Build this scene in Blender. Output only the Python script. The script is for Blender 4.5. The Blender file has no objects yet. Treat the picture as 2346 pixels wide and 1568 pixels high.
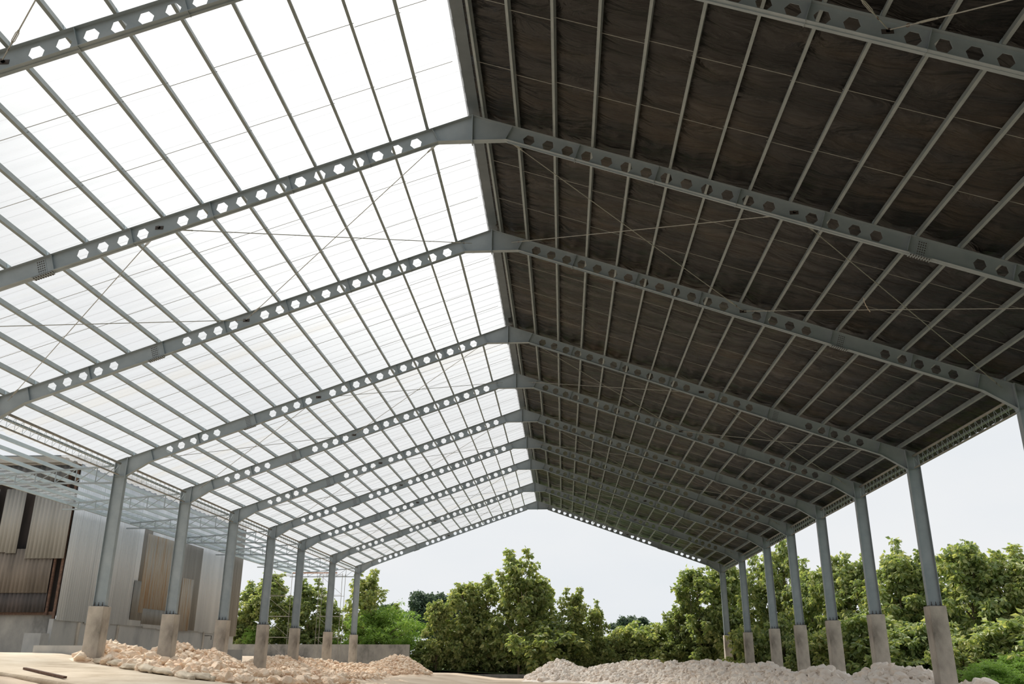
import bpy, math, random
import numpy as np
from mathutils import Vector, Matrix
C = bpy.context.scene.collection
random.seed(7); RNG = np.random.default_rng(11)
PI = math.pi

# ------------------------------------------------------------------ camera
F_PX, PITCH, YAW, ROLL = 2005.7, 0.3466, 0.0566, 0.0028
CAM = Vector((2.4565, 0.0, 1.6))
fw = Vector((-math.sin(YAW)*math.cos(PITCH), math.cos(YAW)*math.cos(PITCH), math.sin(PITCH)))
r0 = fw.cross(Vector((0, 0, 1))).normalized(); u0 = r0.cross(fw)
rt = r0*math.cos(ROLL)+u0*math.sin(ROLL); up = -r0*math.sin(ROLL)+u0*math.cos(ROLL)
cd = bpy.data.cameras.new('camera'); cam = bpy.data.objects.new('camera', cd); C.objects.link(cam)
cd.sensor_width = 36; cd.lens = F_PX/2346*36; cd.clip_end = 2000; cd.clip_start = .05
M3 = Matrix((rt, up, -fw)).transposed()
cam.matrix_world = Matrix.Translation(CAM) @ M3.to_4x4()
bpy.context.scene.camera = cam

def at(px, py, Y):
    """world point at depth Y seen at photo pixel px,py"""
    d = fw + rt*((px-1173)/F_PX) - up*((py-784)/F_PX)
    return CAM + d*(Y/d.y)

# ------------------------------------------------------------------ view, sky, sun
vs = bpy.context.scene.view_settings
vs.view_transform = 'Standard'; vs.look = 'None'; vs.gamma = 1; vs.exposure = 0.0
try: vs.use_curve_mapping = False
except Exception: pass
SUN_EL, SUN_AZ = math.radians(48), math.radians(-55)      # azimuth from +Y, negative = left
SD = Vector((math.sin(SUN_AZ)*math.cos(SUN_EL), math.cos(SUN_AZ)*math.cos(SUN_EL), math.sin(SUN_EL)))
w = bpy.data.worlds.new('sky'); bpy.context.scene.world = w; w.use_nodes = True
nt = w.node_tree; N = nt.nodes; L = nt.links; N.clear()
wo = N.new('ShaderNodeOutputWorld'); bg = N.new('ShaderNodeBackground'); L.new(bg.outputs[0], wo.inputs[0])
tc = N.new('ShaderNodeTexCoord')
dp = N.new('ShaderNodeVectorMath'); dp.operation = 'DOT_PRODUCT'; dp.inputs[1].default_value = Vector((-.09, .63, .77)).normalized()   # brightest thin cloud, ahead and high
L.new(tc.outputs['Generated'], dp.inputs[0])
mr = N.new('ShaderNodeMapRange'); mr.inputs[1].default_value = .80; mr.inputs[2].default_value = 1.0
mr.interpolation_type = 'SMOOTHSTEP'; L.new(dp.outputs['Value'], mr.inputs[0])
ns = N.new('ShaderNodeTexNoise'); ns.inputs['Scale'].default_value = 2.2; ns.inputs['Detail'].default_value = 5
mp = N.new('ShaderNodeMapping'); mp.inputs['Scale'].default_value = (1, 1, 3); L.new(tc.outputs['Generated'], mp.inputs[0]); L.new(mp.outputs[0], ns.inputs[0])
c1 = N.new('ShaderNodeMixRGB'); c1.inputs[1].default_value = (.80, .835, .87, 1); c1.inputs[2].default_value = (.88, .89, .90, 1)
nr = N.new('ShaderNodeMapRange'); nr.inputs[1].default_value = .35; nr.inputs[2].default_value = .65; L.new(ns.outputs[0], nr.inputs[0]); L.new(nr.outputs[0], c1.inputs[0])
c2 = N.new('ShaderNodeMixRGB'); c2.inputs[2].default_value = (2.3, 2.28, 2.2, 1); L.new(c1.outputs[0], c2.inputs[1]); L.new(mr.outputs[0], c2.inputs[0])
L.new(c2.outputs[0], bg.inputs[0]); bg.inputs[1].default_value = 1.0
sl = bpy.data.lights.new('sun', 'SUN'); sl.energy = 4.8; sl.angle = math.radians(14); sl.color = (1, .95, .86)
so = bpy.data.objects.new('sun', sl); C.objects.link(so); so.rotation_euler = (-SD).to_track_quat('-Z', 'Y').to_euler()

# ------------------------------------------------------------------ materials
def mat(name):
    m = bpy.data.materials.new(name); m.use_nodes = True
    return m, m.node_tree.nodes, m.node_tree.links, m.node_tree.nodes['Principled BSDF']
def ramp(nodes, stops):
    r = nodes.new('ShaderNodeValToRGB'); e = r.color_ramp.elements
    e[0].position, e[0].color = stops[0][0], (*stops[0][1], 1)
    e[1].position, e[1].color = stops[-1][0], (*stops[-1][1], 1)
    for p, c in stops[1:-1]:
        q = e.new(p); q.color = (*c, 1)
    return r
def noisy(name, stops, scale=3, stretch=(1, 1, 1), rough=.7, metal=0, bump=0, bscale=30, detail=6, coord='Object', spec=.5, rot=(0,0,0)):
    m, n, l, b = mat(name)
    t = n.new('ShaderNodeTexCoord'); mp = n.new('ShaderNodeMapping'); mp.inputs['Scale'].default_value = stretch; mp.inputs['Rotation'].default_value = rot
    l.new(t.outputs[coord], mp.inputs[0])
    x = n.new('ShaderNodeTexNoise'); x.inputs['Scale'].default_value = scale; x.inputs['Detail'].default_value = detail; x.inputs['Roughness'].default_value = .6
    l.new(mp.outputs[0], x.inputs[0]); r = ramp(n, stops); l.new(x.outputs[0], r.inputs[0]); l.new(r.outputs[0], b.inputs['Base Color'])
    b.inputs['Roughness'].default_value = rough; b.inputs['Metallic'].default_value = metal
    b.inputs['Specular IOR Level'].default_value = spec
    if bump:
        y = n.new('ShaderNodeTexNoise'); y.inputs['Scale'].default_value = bscale; y.inputs['Detail'].default_value = 6; l.new(mp.outputs[0], y.inputs[0])
        bb = n.new('ShaderNodeBump'); bb.inputs['Strength'].default_value = bump; bb.inputs['Distance'].default_value = .05
        l.new(y.outputs[0], bb.inputs['Height']); l.new(bb.outputs[0], b.inputs['Normal'])
    return m
STEEL = noisy('painted_grey_steel', [(.3, (.25, .30, .325)), (.7, (.33, .375, .40))], 1.5, rough=.5)
GALV = noisy('galvanised_purlin', [(.3, (.22, .26, .265)), (.7, (.31, .345, .345))], 2, rough=.5, metal=.1)
GALVB = noisy('sky_tinted_galvanised_purlin', [(.3, (.38, .47, .51)), (.7, (.48, .56, .59))], 2, rough=.5)  # paler, bluer copy of the purlin metal: sky light put into the colour
PIPE = noisy('dull_pipe', [(.3, (.22, .21, .19)), (.7, (.36, .35, .31))], 2, rough=.6)
DARK = noisy('dark_bolt', [(.3, (.03, .03, .03)), (.7, (.08, .06, .05))], 8, rough=.7)
RUSTY = noisy('rusty_iron', [(.3, (.07, .04, .03)), (.7, (.20, .12, .08))], 12, rough=.85)
ROD = noisy('rod_steel', [(.3, (.28, .29, .27)), (.7, (.42, .42, .38))], 5, rough=.5, metal=.2)
CONC = noisy('weathered_concrete', [(.25, (.14, .125, .105)), (.42, (.37, .335, .29)), (.6, (.54, .49, .425)), (.8, (.62, .57, .50))], .9, (1, 1, .55), .9, bump=.25, bscale=25)
CONCW = noisy('stained_wall_concrete', [(.3, (.09, .09, .085)), (.5, (.27, .265, .25)), (.75, (.40, .385, .35))], .8, (1, 1, .6), .9, bump=.2, bscale=12)
CONCB = noisy('plinth_concrete', [(.3, (.25, .255, .25)), (.5, (.40, .40, .39)), (.75, (.50, .49, .46))], .6, (1, 1, .5), .9, bump=.15, bscale=12)
SLAB = noisy('dusty_cream_concrete', [(.3, (.40, .32, .23)), (.48, (.58, .49, .38)), (.7, (.70, .62, .51))], .8, (1, .3, 1), .95, bump=.3, bscale=18, spec=.2)
SOIL = noisy('sandy_ground', [(.3, (.42, .33, .25)), (.5, (.56, .46, .36)), (.75, (.66, .57, .47))], .25, (1, 1, 1), .95, bump=.6, bscale=6, spec=.2)
GRASS = noisy('rough_grass', [(.3, (.03, .06, .015)), (.7, (.10, .16, .04))], .6, rough=.95, bump=.8, bscale=5)
ROCKL = noisy('cream_limestone', [(.3, (.74, .53, .38)), (.5, (.87, .70, .54)), (.75, (.93, .82, .68))], 1.1, (1, 1, 1), .95, bump=.5, bscale=5, spec=.2, coord='Object')
ROCKR = noisy('white_limestone', [(.3, (.80, .70, .61)), (.5, (.89, .81, .73)), (.75, (.94, .89, .82))], 1.1, (1, 1, 1), .95, bump=.5, bscale=5, spec=.2)
SACK = noisy('woven_sack', [(.3, (.50, .42, .32)), (.7, (.74, .64, .50))], 3, rough=.9, bump=.3, bscale=40)
WOOD = noisy('weathered_brown_wood', [(.3, (.06, .03, .02)), (.7, (.16, .09, .06))], 2, (.3, 6, 6), .85)
ORNG = noisy('faded_orange_plank', [(.3, (.4, .16, .08)), (.7, (.5, .28, .16))], 2, rough=.8)
ZINC = noisy('grey_corrugated_zinc', [(.3, (.54, .585, .63)), (.6, (.70, .745, .79)), (.8, (.82, .85, .88))], .35, (1, 2.2, .12), .45, metal=.1)
ZINCF = noisy('dull_front_sheet', [(.3, (.24, .235, .21)), (.6, (.33, .325, .30)), (.8, (.38, .375, .35))], .4, (2, 1, .15), .6, metal=.1)
BROWN = noisy('brown_stained_sheet', [(.3, (.07, .06, .05)), (.5, (.17, .145, .12)), (.75, (.27, .23, .19))], .5, (2, 1, .3), .8)
DKSH = noisy('dark_old_sheet', [(.3, (.03, .03, .03)), (.6, (.09, .075, .07)), (.8, (.16, .11, .09))], .5, (2, 1, .4), .8)
RUSTS = noisy('rust_streaked_sheet', [(.3, (.36, .36, .35)), (.48, (.44, .40, .34)), (.58, (.38, .28, .18)), (.78, (.34, .16, .08))], 1.6, (1, 4.5, .14), .6, metal=.15)
GREYS = noisy('dull_olive_sheet', [(.3, (.19, .18, .16)), (.6, (.28, .27, .245)), (.8, (.34, .33, .31))], .9, (1, 3, .15), .6)
BARK = noisy('bark', [(.3, (.10, .07, .045)), (.7, (.24, .19, .14))], 4, (1, 1, .3), .9)
UNDER = noisy('dark_roof_underside', [(.3, (.05, .055, .055)), (.7, (.12, .12, .12))], 1, (5, 1, 1), .7)
METR = noisy('blue_grey_roof_metal', [(.3, (.10, .125, .14)), (.7, (.15, .18, .195))], 1, rough=.5)

def sheet_mat(name, transp, tint, streak):
    m, n, l, b = mat(name); n.remove(b); out = n['Material Output']
    t = n.new('ShaderNodeTexCoord'); mp = n.new('ShaderNodeMapping'); mp.inputs['Scale'].default_value = (.05, 1.9, .05); l.new(t.outputs['Object'], mp.inputs[0])
    x = n.new('ShaderNodeTexNoise'); x.inputs['Scale'].default_value = 1.5; x.inputs['Detail'].default_value = 6; l.new(mp.outputs[0], x.inputs[0])
    lo = tuple(c*(1-streak) for c in tint)
    r = ramp(n, [(.38, lo), (.58, tint)]); l.new(x.outputs[0], r.inputs[0])
    x2 = n.new('ShaderNodeTexNoise'); x2.inputs['Scale'].default_value = .5; x2.inputs['Detail'].default_value = 8; l.new(mp.outputs[0], x2.inputs[0])
    r2 = ramp(n, [(.60, (1, 1, 1)), (.72, (1, .975, .93))]); l.new(x2.outputs[0], r2.inputs[0])
    mu = n.new('ShaderNodeMixRGB'); mu.blend_type = 'MULTIPLY'; mu.inputs[0].default_value = 1; l.new(r.outputs[0], mu.inputs[1]); l.new(r2.outputs[0], mu.inputs[2])
    tr = n.new('ShaderNodeBsdfTranslucent'); tp = n.new('ShaderNodeBsdfTransparent'); df = n.new('ShaderNodeBsdfDiffuse')
    dm = n.new('ShaderNodeMixRGB'); dm.blend_type = 'MULTIPLY'; dm.inputs[0].default_value = 1; dm.inputs[2].default_value = (.42, .427, .44, 1); l.new(mu.outputs[0], dm.inputs[1])
    l.new(dm.outputs[0], tr.inputs[0]); l.new(mu.outputs[0], tp.inputs[0]); l.new(mu.outputs[0], df.inputs[0])
    a = n.new('ShaderNodeMixShader'); a.inputs[0].default_value = .12; l.new(tr.outputs[0], a.inputs[1]); l.new(df.outputs[0], a.inputs[2])
    c = n.new('ShaderNodeMixShader'); c.inputs[0].default_value = transp; l.new(a.outputs[0], c.inputs[1]); l.new(tp.outputs[0], c.inputs[2])
    l.new(c.outputs[0], out.inputs[0]); return m
MILKY = sheet_mat('milky_translucent_sheet', .45, (.96, .97, .98), .05)
CLEAR = sheet_mat('clear_lean_to_sheet', .78, (.93, .96, .97), .04)

def foil_mat():
    m, n, l, b = mat('black_foil_liner')
    b.inputs['Base Color'].default_value = (.040, .036, .032, 1); b.inputs['Roughness'].default_value = .34; b.inputs['Metallic'].default_value = 0
    b.inputs['Specular IOR Level'].default_value = .42
    t = n.new('ShaderNodeTexCoord'); mp = n.new('ShaderNodeMapping'); mp.inputs['Scale'].default_value = (.35, 1.15, .35); mp.inputs['Rotation'].default_value = (0, 0, .12); l.new(t.outputs['Object'], mp.inputs[0])
    x = n.new('ShaderNodeTexNoise'); x.inputs['Scale'].default_value = 1.1; x.inputs['Detail'].default_value = 6; x.inputs['Distortion'].default_value = .8; l.new(mp.outputs[0], x.inputs[0])
    bb = n.new('ShaderNodeBump'); bb.inputs['Strength'].default_value = .9; bb.inputs['Distance'].default_value = .45
    l.new(x.outputs[0], bb.inputs['Height']); l.new(bb.outputs[0], b.inputs['Normal'])
    x3 = n.new('ShaderNodeTexNoise'); x3.inputs['Scale'].default_value = .6; x3.inputs['Detail'].default_value = 4; l.new(mp.outputs[0], x3.inputs[0])
    r = ramp(n, [(.35, (.003, .003, .003)), (.5, (.008, .007, .006)), (.68, (.034, .025, .015))]); l.new(x3.outputs[0], r.inputs[0]); l.new(r.outputs[0], b.inputs['Base Color'])
    return m
FOIL = foil_mat()

def leaf_mat(name, a, c, d, tl=.35):
    m, n, l, b = mat(name); out = n['Material Output']
    oi = n.new('ShaderNodeObjectInfo'); g = n.new('ShaderNodeNewGeometry'); t = n.new('ShaderNodeTexCoord')
    x = n.new('ShaderNodeTexNoise'); x.inputs['Scale'].default_value = 1.3; x.inputs['Detail'].default_value = 3; l.new(t.outputs['Object'], x.inputs[0])
    ad = n.new('ShaderNodeMath'); ad.operation = 'ADD'; l.new(g.outputs['Random Per Island'], ad.inputs[0]); l.new(x.outputs[0], ad.inputs[1])
    a2 = n.new('ShaderNodeMath'); a2.operation = 'MULTIPLY_ADD'; l.new(oi.outputs['Random'], a2.inputs[0]); a2.inputs[1].default_value = .3; l.new(ad.outputs[0], a2.inputs[2])
    mm = n.new('ShaderNodeMath'); mm.operation = 'MULTIPLY'; mm.inputs[1].default_value = .5; l.new(a2.outputs[0], mm.inputs[0])
    r = ramp(n, [(.25, a), (.55, c), (.9, d)]); l.new(mm.outputs[0], r.inputs[0]); l.new(r.outputs[0], b.inputs['Base Color'])
    b.inputs['Roughness'].default_value = .45
    tr = n.new('ShaderNodeBsdfTranslucent'); h = n.new('ShaderNodeMixRGB'); h.blend_type = 'MULTIPLY'; h.inputs[0].default_value = 1; h.inputs[2].default_value = (1.5, 1.5, .75, 1)
    l.new(r.outputs[0], h.inputs[1]); l.new(h.outputs[0], tr.inputs[0])
    mx = n.new('ShaderNodeMixShader'); mx.inputs[0].default_value = tl; l.new(b.outputs[0], mx.inputs[1]); l.new(tr.outputs[0], mx.inputs[2]); l.new(mx.outputs[0], out.inputs[0])
    return m
LEAF = leaf_mat('teak_leaves', (.14, .20, .09), (.255, .32, .13), (.52, .51, .26), .46)
LEAFB = leaf_mat('bright_fine_leaves', (.12, .22, .04), (.20, .34, .07), (.32, .44, .12), .40)
LEAFD = leaf_mat('haze_tinted_dark_leaves', (.045, .085, .06), (.075, .12, .085), (.12, .17, .10), .2)  # bluish tone puts distance haze into the leaf colour

# ------------------------------------------------------------------ mesh helpers
def tag(o, label=None, cat=None, group=None, kind=None):
    if label: o['label'] = label
    if cat: o['category'] = cat
    if group: o['group'] = group
    if kind: o['kind'] = kind
    return o
def link(name, me, parent=None, loc=None, rot=None):
    o = bpy.data.objects.new(name, me); C.objects.link(o)
    if parent: o.parent = parent
    if loc is not None: o.location = loc
    if rot is not None: o.rotation_euler = rot
    return o
def empty(name, loc=(0, 0, 0)):
    o = link(name, None, loc=loc); o.empty_display_size = .2; return o
class MB:
    def __init__(s): s.v = []; s.f = []
    def add(s, vs_, fs):
        k = len(s.v); s.v += [tuple(p) for p in vs_]; s.f += [tuple(i+k for i in f) for f in fs]; return s
    def box(s, a, b):
        x0, y0, z0 = a; x1, y1, z1 = b
        return s.add([(x0,y0,z0),(x1,y0,z0),(x1,y1,z0),(x0,y1,z0),(x0,y0,z1),(x1,y0,z1),(x1,y1,z1),(x0,y1,z1)],
                     [(0,3,2,1),(4,5,6,7),(0,1,5,4),(1,2,6,5),(2,3,7,6),(3,0,4,7)])
    def bar(s, p, q, w_, h_=None, upv=(0, 0, 1)):
        """rectangular bar from p to q, w_ sideways, h_ along upv"""
        h_ = h_ or w_; p = Vector(p); q = Vector(q); d = (q-p).normalized(); u = Vector(upv)
        if abs(d.dot(u)) > .97: u = Vector((1, 0, 0)) if abs(d.x) < .9 else Vector((0, 1, 0))
        sd = d.cross(u).normalized(); u = sd.cross(d)
        c = [sd*(i*w_/2)+u*(j*h_/2) for i, j in ((-1,-1),(1,-1),(1,1),(-1,1))]
        return s.add([p+k for k in c]+[q+k for k in c], [(3,2,1,0),(4,5,6,7),(0,1,5,4),(1,2,6,5),(2,3,7,6),(3,0,4,7)])
    def tube(s, pts, r, n=8, r2=None):
        pts = [Vector(p) for p in pts]; m = len(pts); k = len(s.v)
        for i, p in enumerate(pts):
            d = (pts[min(i+1, m-1)]-pts[max(i-1, 0)]).normalized()
            a = d.cross(Vector((0, 0, 1)) if abs(d.z) < .9 else Vector((1, 0, 0))).normalized(); b = d.cross(a)
            rr = r if r2 is None else r+(r2-r)*i/(m-1)
            for j in range(n): s.v.append(tuple(p+a*(rr*math.cos(2*PI*j/n))+b*(rr*math.sin(2*PI*j/n))))
        for i in range(m-1):
            for j in range(n):
                s.f.append((k+i*n+j, k+i*n+(j+1) % n, k+(i+1)*n+(j+1) % n, k+(i+1)*n+j))
        s.f.append(tuple(k+j for j in range(n))[::-1]); s.f.append(tuple(k+(m-1)*n+j for j in range(n)))
        return s
    def prism(s, polys, fn, y0, y1):
        """2D polygons (a,b) sharing points -> solid between y0,y1; fn(a,b,y)->xyz"""
        idx = {}; P = []; F = []; cnt = {}
        for pl in polys:
            f = []
            for a, b in pl:
                key = (round(a, 5), round(b, 5))
                if key not in idx: idx[key] = len(P); P.append((a, b))
                f.append(idx[key])
            F.append(f)
            for i in range(len(f)):
                e = (f[i], f[(i+1) % len(f)]); cnt[e] = 1
        n = len(P); vv = [fn(a, b, y0) for a, b in P]+[fn(a, b, y1) for a, b in P]
        ff = [tuple(f[::-1]) for f in F]+[tuple(i+n for i in f) for f in F]
        for (i, j) in cnt:
            if (j, i) not in cnt: ff.append((i, j, j+n, i+n))
        return s.add(vv, ff)
    def mesh(s, name, m, smooth=False):
        me = bpy.data.meshes.new(name); me.from_pydata(s.v, [], s.f); me.materials.append(m); me.update()
        if smooth:
            for p in me.polygons: p.use_smooth = True
        return me
    def build(s, name, m, parent=None, smooth=False, loc=None):
        return link(name, s.mesh(name, m, smooth), parent, loc)
def np_mesh(name, V, F, m, smooth=False):
    """V (n,3), F (k,c) with constant face size"""
    me = bpy.data.meshes.new(name); V = np.asarray(V, np.float32); F = np.asarray(F, np.int32); k, c = F.shape
    me.vertices.add(len(V)); me.vertices.foreach_set('co', V.ravel())
    me.loops.add(k*c); me.loops.foreach_set('vertex_index', F.ravel())
    me.polygons.add(k); me.polygons.foreach_set('loop_start', np.arange(0, k*c, c, dtype=np.int32)); me.polygons.foreach_set('loop_total', np.full(k, c, np.int32))
    me.polygons.foreach_set('use_smooth', np.full(k, smooth, bool))
    me.materials.append(m); me.update(calc_edges=True); me.validate(); return me
def vnoise(x, y, seed=0):
    """smooth 2D value noise in numpy"""
    def h(i, j):
        v_ = np.sin(i*127.1+j*311.7+seed*74.7)*43758.5453; return v_-np.floor(v_)
    i = np.floor(x); j = np.floor(y); fx = x-i; fy = y-j; fx = fx*fx*(3-2*fx); fy = fy*fy*(3-2*fy)
    return (h(i, j)*(1-fx)+h(i+1, j)*fx)*(1-fy)+(h(i, j+1)*(1-fx)+h(i+1, j+1)*fx)*fy
def grid(name, X, Y, Z, m, smooth=True):
    a, b = X.shape; V = np.stack([X, Y, Z], -1).reshape(-1, 3); I = np.arange(a*b).reshape(a, b)
    F = np.stack([I[:-1, :-1], I[1:, :-1], I[1:, 1:], I[:-1, 1:]], -1).reshape(-1, 4)
    return np_mesh(name, V, F, m, smooth)

# ------------------------------------------------------------------ key dimensions
FY = [14.7, 22.25, 29.69, 39.87, 47.43, 54.98, 62.58, 70.18, 80.29, 90.37]     # portal frames front to back
W = 18.0; ZA = 16.85; SL = .353; DEP = .56; CD = .56; ZP = 3.72
ANG = math.atan(SL); CA, SA = math.cos(ANG), math.sin(ANG)
def ztop(x): return ZA-SL*abs(x)
ORD = ['', 'nearest', 'second nearest', 'third nearest', 'middle', 'fifth nearest', 'second farthest', 'farthest']

# ------------------------------------------------------------------ ground
GX = [-200, -26, -21, -18, -11, -4, 200]; GZ = [1.8, 1.8, 1.76, 1.35, .66, -.2, -.2]
def gz(x, y=0.0):
    """ground height: raised bank on the left that falls away behind the third bay"""
    x = np.asarray(x, float); y = np.asarray(y, float); g = np.interp(x, GX, GZ)
    f = np.clip((y-47)/16, 0, 1); f = f*f*(3-2*f)*np.clip((x+27)/5, 0, 1)
    return g*(1-f)+np.minimum(g, .3+0*g)*f
xs = np.concatenate([np.linspace(-200, -34, 12), np.linspace(-32, 32, 90), np.linspace(34, 200, 12)])
ys = np.concatenate([np.linspace(-30, 20, 12), np.linspace(21, 100, 110), np.linspace(105, 400, 12)])
X, Y = np.meshgrid(xs, ys, indexing='ij')
Z = gz(X, Y)-.12+.10*(vnoise(X*.5, Y*.5, 3)-.5)+.05*(vnoise(X*1.7, Y*1.7, 5)-.5)
tag(link('floor', grid('floor', X, Y, Z, SOIL)), 'pale sandy earth floor of the open hall', kind='structure')
# concrete apron, front edge from (-16,29.3) to (-11.5,27.6)
xs = np.linspace(-40, -9.2, 80); ys = np.linspace(0, 1, 70)
X, T = np.meshgrid(xs, ys, indexing='ij'); Y0 = np.interp(X, [-40, -16, -9], [33, 29.4, 27.0])+.12*(vnoise(X*1.3, X*0, 8)-.5)
Y = Y0+(T**1.5)*25
me = grid('floor', X, Y, gz(X, Y)+.03*(vnoise(X*.6, Y*.6, 2)-.5), SLAB)
o = tag(link('floor', me), 'cream dusty concrete apron sloping up to the left row of columns', kind='structure')
md = o.modifiers.new('thickness', 'SOLIDIFY'); md.thickness = .2; md.offset = -1
# grass and scrub ground outside
for nm, a, b in (('back', (-60, 95.5), (90, 260)), ('right', (21, -40), (120, 95.5))):
    X, Y = np.meshgrid(np.linspace(a[0], b[0], 40), np.linspace(a[1], b[1], 40), indexing='ij')
    Z = gz(X, Y)+.02+.25*vnoise(X*.3, Y*.3, 4)
    tag(link('grass', grid('grass', X, Y, Z, GRASS)), 'scrubby green ground under the trees on the %s side' % nm, 'grass', kind='stuff')
tag(MB().box((-13, 95.0, -.5), (20, 95.35, .03)).build('kerb', CONCW), 'low grey concrete kerb at the far end of the sandy floor', 'kerb')

# ------------------------------------------------------------------ columns and pedestals
def column_meshes():
    z0, z1 = ZP+.02, ztop(W)
    d = {}
    d['web'] = MB().prism([[(0.015, z0), (CD-.015, z0), (CD-.015, ztop(W+CD)-.02), (.015, z1-.02)]], lambda a, b, y: (a, y, b), -.006, .006).mesh('web', STEEL)
    d['inner_flange'] = MB().box((0, -.12, z0), (.015, .12, z1)).mesh('inner_flange', STEEL)
    d['outer_flange'] = MB().box((CD-.015, -.12, z0), (CD, .12, ztop(W+CD))).mesh('outer_flange', STEEL)
    d['cap_plate'] = MB().prism([[(-.02, ztop(W-.02)-.001), (CD+.02, ztop(W+CD+.02)-.001), (CD+.02, ztop(W+CD+.02)+.014), (-.02, ztop(W-.02)+.014)]], lambda a, b, y: (a, y, b), -.13, .13).mesh('cap_plate', STEEL)
    d['stiffener'] = MB().box((.015, -.11, 9.6), (CD-.015, .11, 9.615)).mesh('stiffener', STEEL)
    d['base_plate'] = MB().box((-.04, -.2, ZP), (CD+.04, .2, ZP+.025)).mesh('base_plate', DARK)
    d['anchor_bolt'] = MB().tube([(0, 0, 0), (0, 0, .16)], .016, 6).tube([(0, 0, 0.02), (0, 0, .06)], .03, 6).mesh('anchor_bolt', DARK)
    return d
CM = column_meshes()
def pedmesh(x0, x1):
    m = MB(); m.box((x0, -.35, -.4), (x1, .35, ZP)); return m.mesh('concrete_pedestal', CONC)
PM = pedmesh(-.08, .62)
mb_ = bpy.data.meshes  # pedestal edges get a small bevel by modifier
for side in (-1, 1):
    sn = 'left' if side < 0 else 'right'
    for i, y in enumerate(FY):
        root = empty('steel_column', (side*W, y, 0)); root.scale = (side, 1, 1)
        k = i-2 if side < 0 else i-1     # visible order
        if side < 0: lab = 'grey steel column, %s in the left row, on a concrete pedestal' % ORD[k] if 1 <= k <= 7 else 'grey steel column before the left row seen in the picture'
        else:
            lab = {1: 'grey steel column cut off by the right picture edge'}.get(k) or ('grey steel column, %s fully seen in the right row' % ORD[k-1] if k >= 2 else 'grey steel column before the right row seen in the picture')
        tag(root, lab, 'column', 'steel columns of the %s row' % sn)
        for nm, me in CM.items():
            if nm == 'anchor_bolt':
                for bx in (.1, .28, .46):
                    for by in (-.15, .15): link(nm, me, root, (bx, by, ZP+.02))
            else: link(nm, me, root)
        p = link('concrete_pedestal', PM, None, (side*W, y, 0)); p.scale = (side, 1, 1)
        bv = p.modifiers.new('bevel', 'BEVEL'); bv.width = .02; bv.segments = 2
        tag(p, lab.replace('grey steel column', 'concrete pedestal').replace(', on a concrete pedestal', ', under its steel column'), 'pedestal', 'concrete pedestals of the %s row' % sn)

# ------------------------------------------------------------------ castellated rafters
HX = [1.77+.563*k for k in range(13)]+[9.66, 10.22, 10.79, 11.35]+[13.97+.55*k for k in range(5)]
ST = [HX[2]+.28, HX[6]+.28, HX[10]+.28, 9.94, 12.16, 14.8, 16.95]
HW, HH = .178, .162
def rafter_meshes():
    """built for +x side around x=0; u along slope, v across"""
    def P(u, v, y): return (u*CA+v*SA, y, ZA-u*SA+v*CA)          # v=0 top flange top
    d = {}; vt, vb = -.012, -DEP+.012
    polys = []; u = None; u0 = 1.25/CA
    hus = [x/CA for x in HX]; xend = (W-.02)
    last = u0
    for hu in hus:
        a, b = hu-.24, hu+.24; vc = (vt+vb)/2
        if a-last > 1e-4: polys.append([(last, vb), (a, vb), (a, vt), (last, vt)])
        h = [(hu-HW, vc), (hu-HW/2, vc+HH), (hu+HW/2, vc+HH), (hu+HW, vc), (hu+HW/2, vc-HH), (hu-HW/2, vc-HH)]
        polys += [[(a, vt), h[1], h[2], (b, vt)][::-1], [(a, vb), (b, vb), h[4], h[5]], [(a, vb), h[5], h[0], h[1], (a, vt)], [(b, vt), h[2], h[3], h[4], (b, vb)]]
        last = b
    def UV(x, z): # world -> u,v
        return (x*CA-(z-ZA)*SA, x*SA+(z-ZA)*CA)
    # knee part
    kx = 16.95; ku = UV(kx, ztop(kx)-DEP/CA+.012)
    polys.append([(last, vb), ku, UV(kx, ztop(kx)-.012/CA), (last, vt)])
    polys.append([ku, UV(xend, 9.63), UV(xend, ztop(xend)-.012), UV(kx, ztop(kx)-.012/CA)])
    m = MB().prism(polys, P, -.005, .005)
    # apex part
    bx = 1.0; zf = 15.97
    m.prism([[(0.0, zf+.012), (bx, zf+.012), (u0*CA+vb*SA, ZA-u0*SA+vb*CA), (u0*CA+vt*SA, ZA-u0*SA+vt*CA), (0.0, ZA-.012)]], lambda a, b, y: (a, y, b), -.005, .005)
    d['web'] = m
    fwid = .1
    d['top_flange'] = MB().prism([[(0, -.012), (UV(xend, ztop(xend))[0], -.012), (UV(xend, ztop(xend))[0], 0), (0, 0)]], P, -fwid, fwid)
    m = MB(); zk = ztop(kx)-DEP/CA
    pts = [(0, zf), (bx, zf), (kx, zk), (xend, 9.62)]
    for (xa, za), (xb, zb) in zip(pts, pts[1:]):
        m.prism([[(xa, za), (xb, zb), (xb, zb+.014), (xa, za+.014)]], lambda a, b, y: (a, y, b), -fwid, fwid)
    d['bottom_flange'] = m
    return d, P, UV, vt, vb
RD, RP, RUV, VT, VB = rafter_meshes()
RM = {k: v.mesh(k, STEEL) for k, v in RD.items()}
def stiff(x):
    u = x/CA; m = MB()
    m.prism([[(u-.005, VB), (u+.005, VB), (u+.005, VT), (u-.005, VT)]], RP, -.095, .095); return m.mesh('stiffener', STEEL)
SM = [stiff(x) for x in ST]+[MB().prism([[(.98, 15.985), (.99, 15.985), (1.20, ztop(1.2)-.02), (1.19, ztop(1.2)-.02)]], lambda a, b, y: (a, y, b), -.095, .095).mesh('stiffener', STEEL)]
EP1 = MB().box((0, -.11, 15.9), (.016, .11, ZA)).mesh('apex_plate', STEEL)
EP2 = MB().box((W-.02, -.12, 9.5), (W-.003, .12, ztop(W)+.02)).mesh('end_plate', STEEL)
ux = 12.5/CA
spl = MB()
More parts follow.
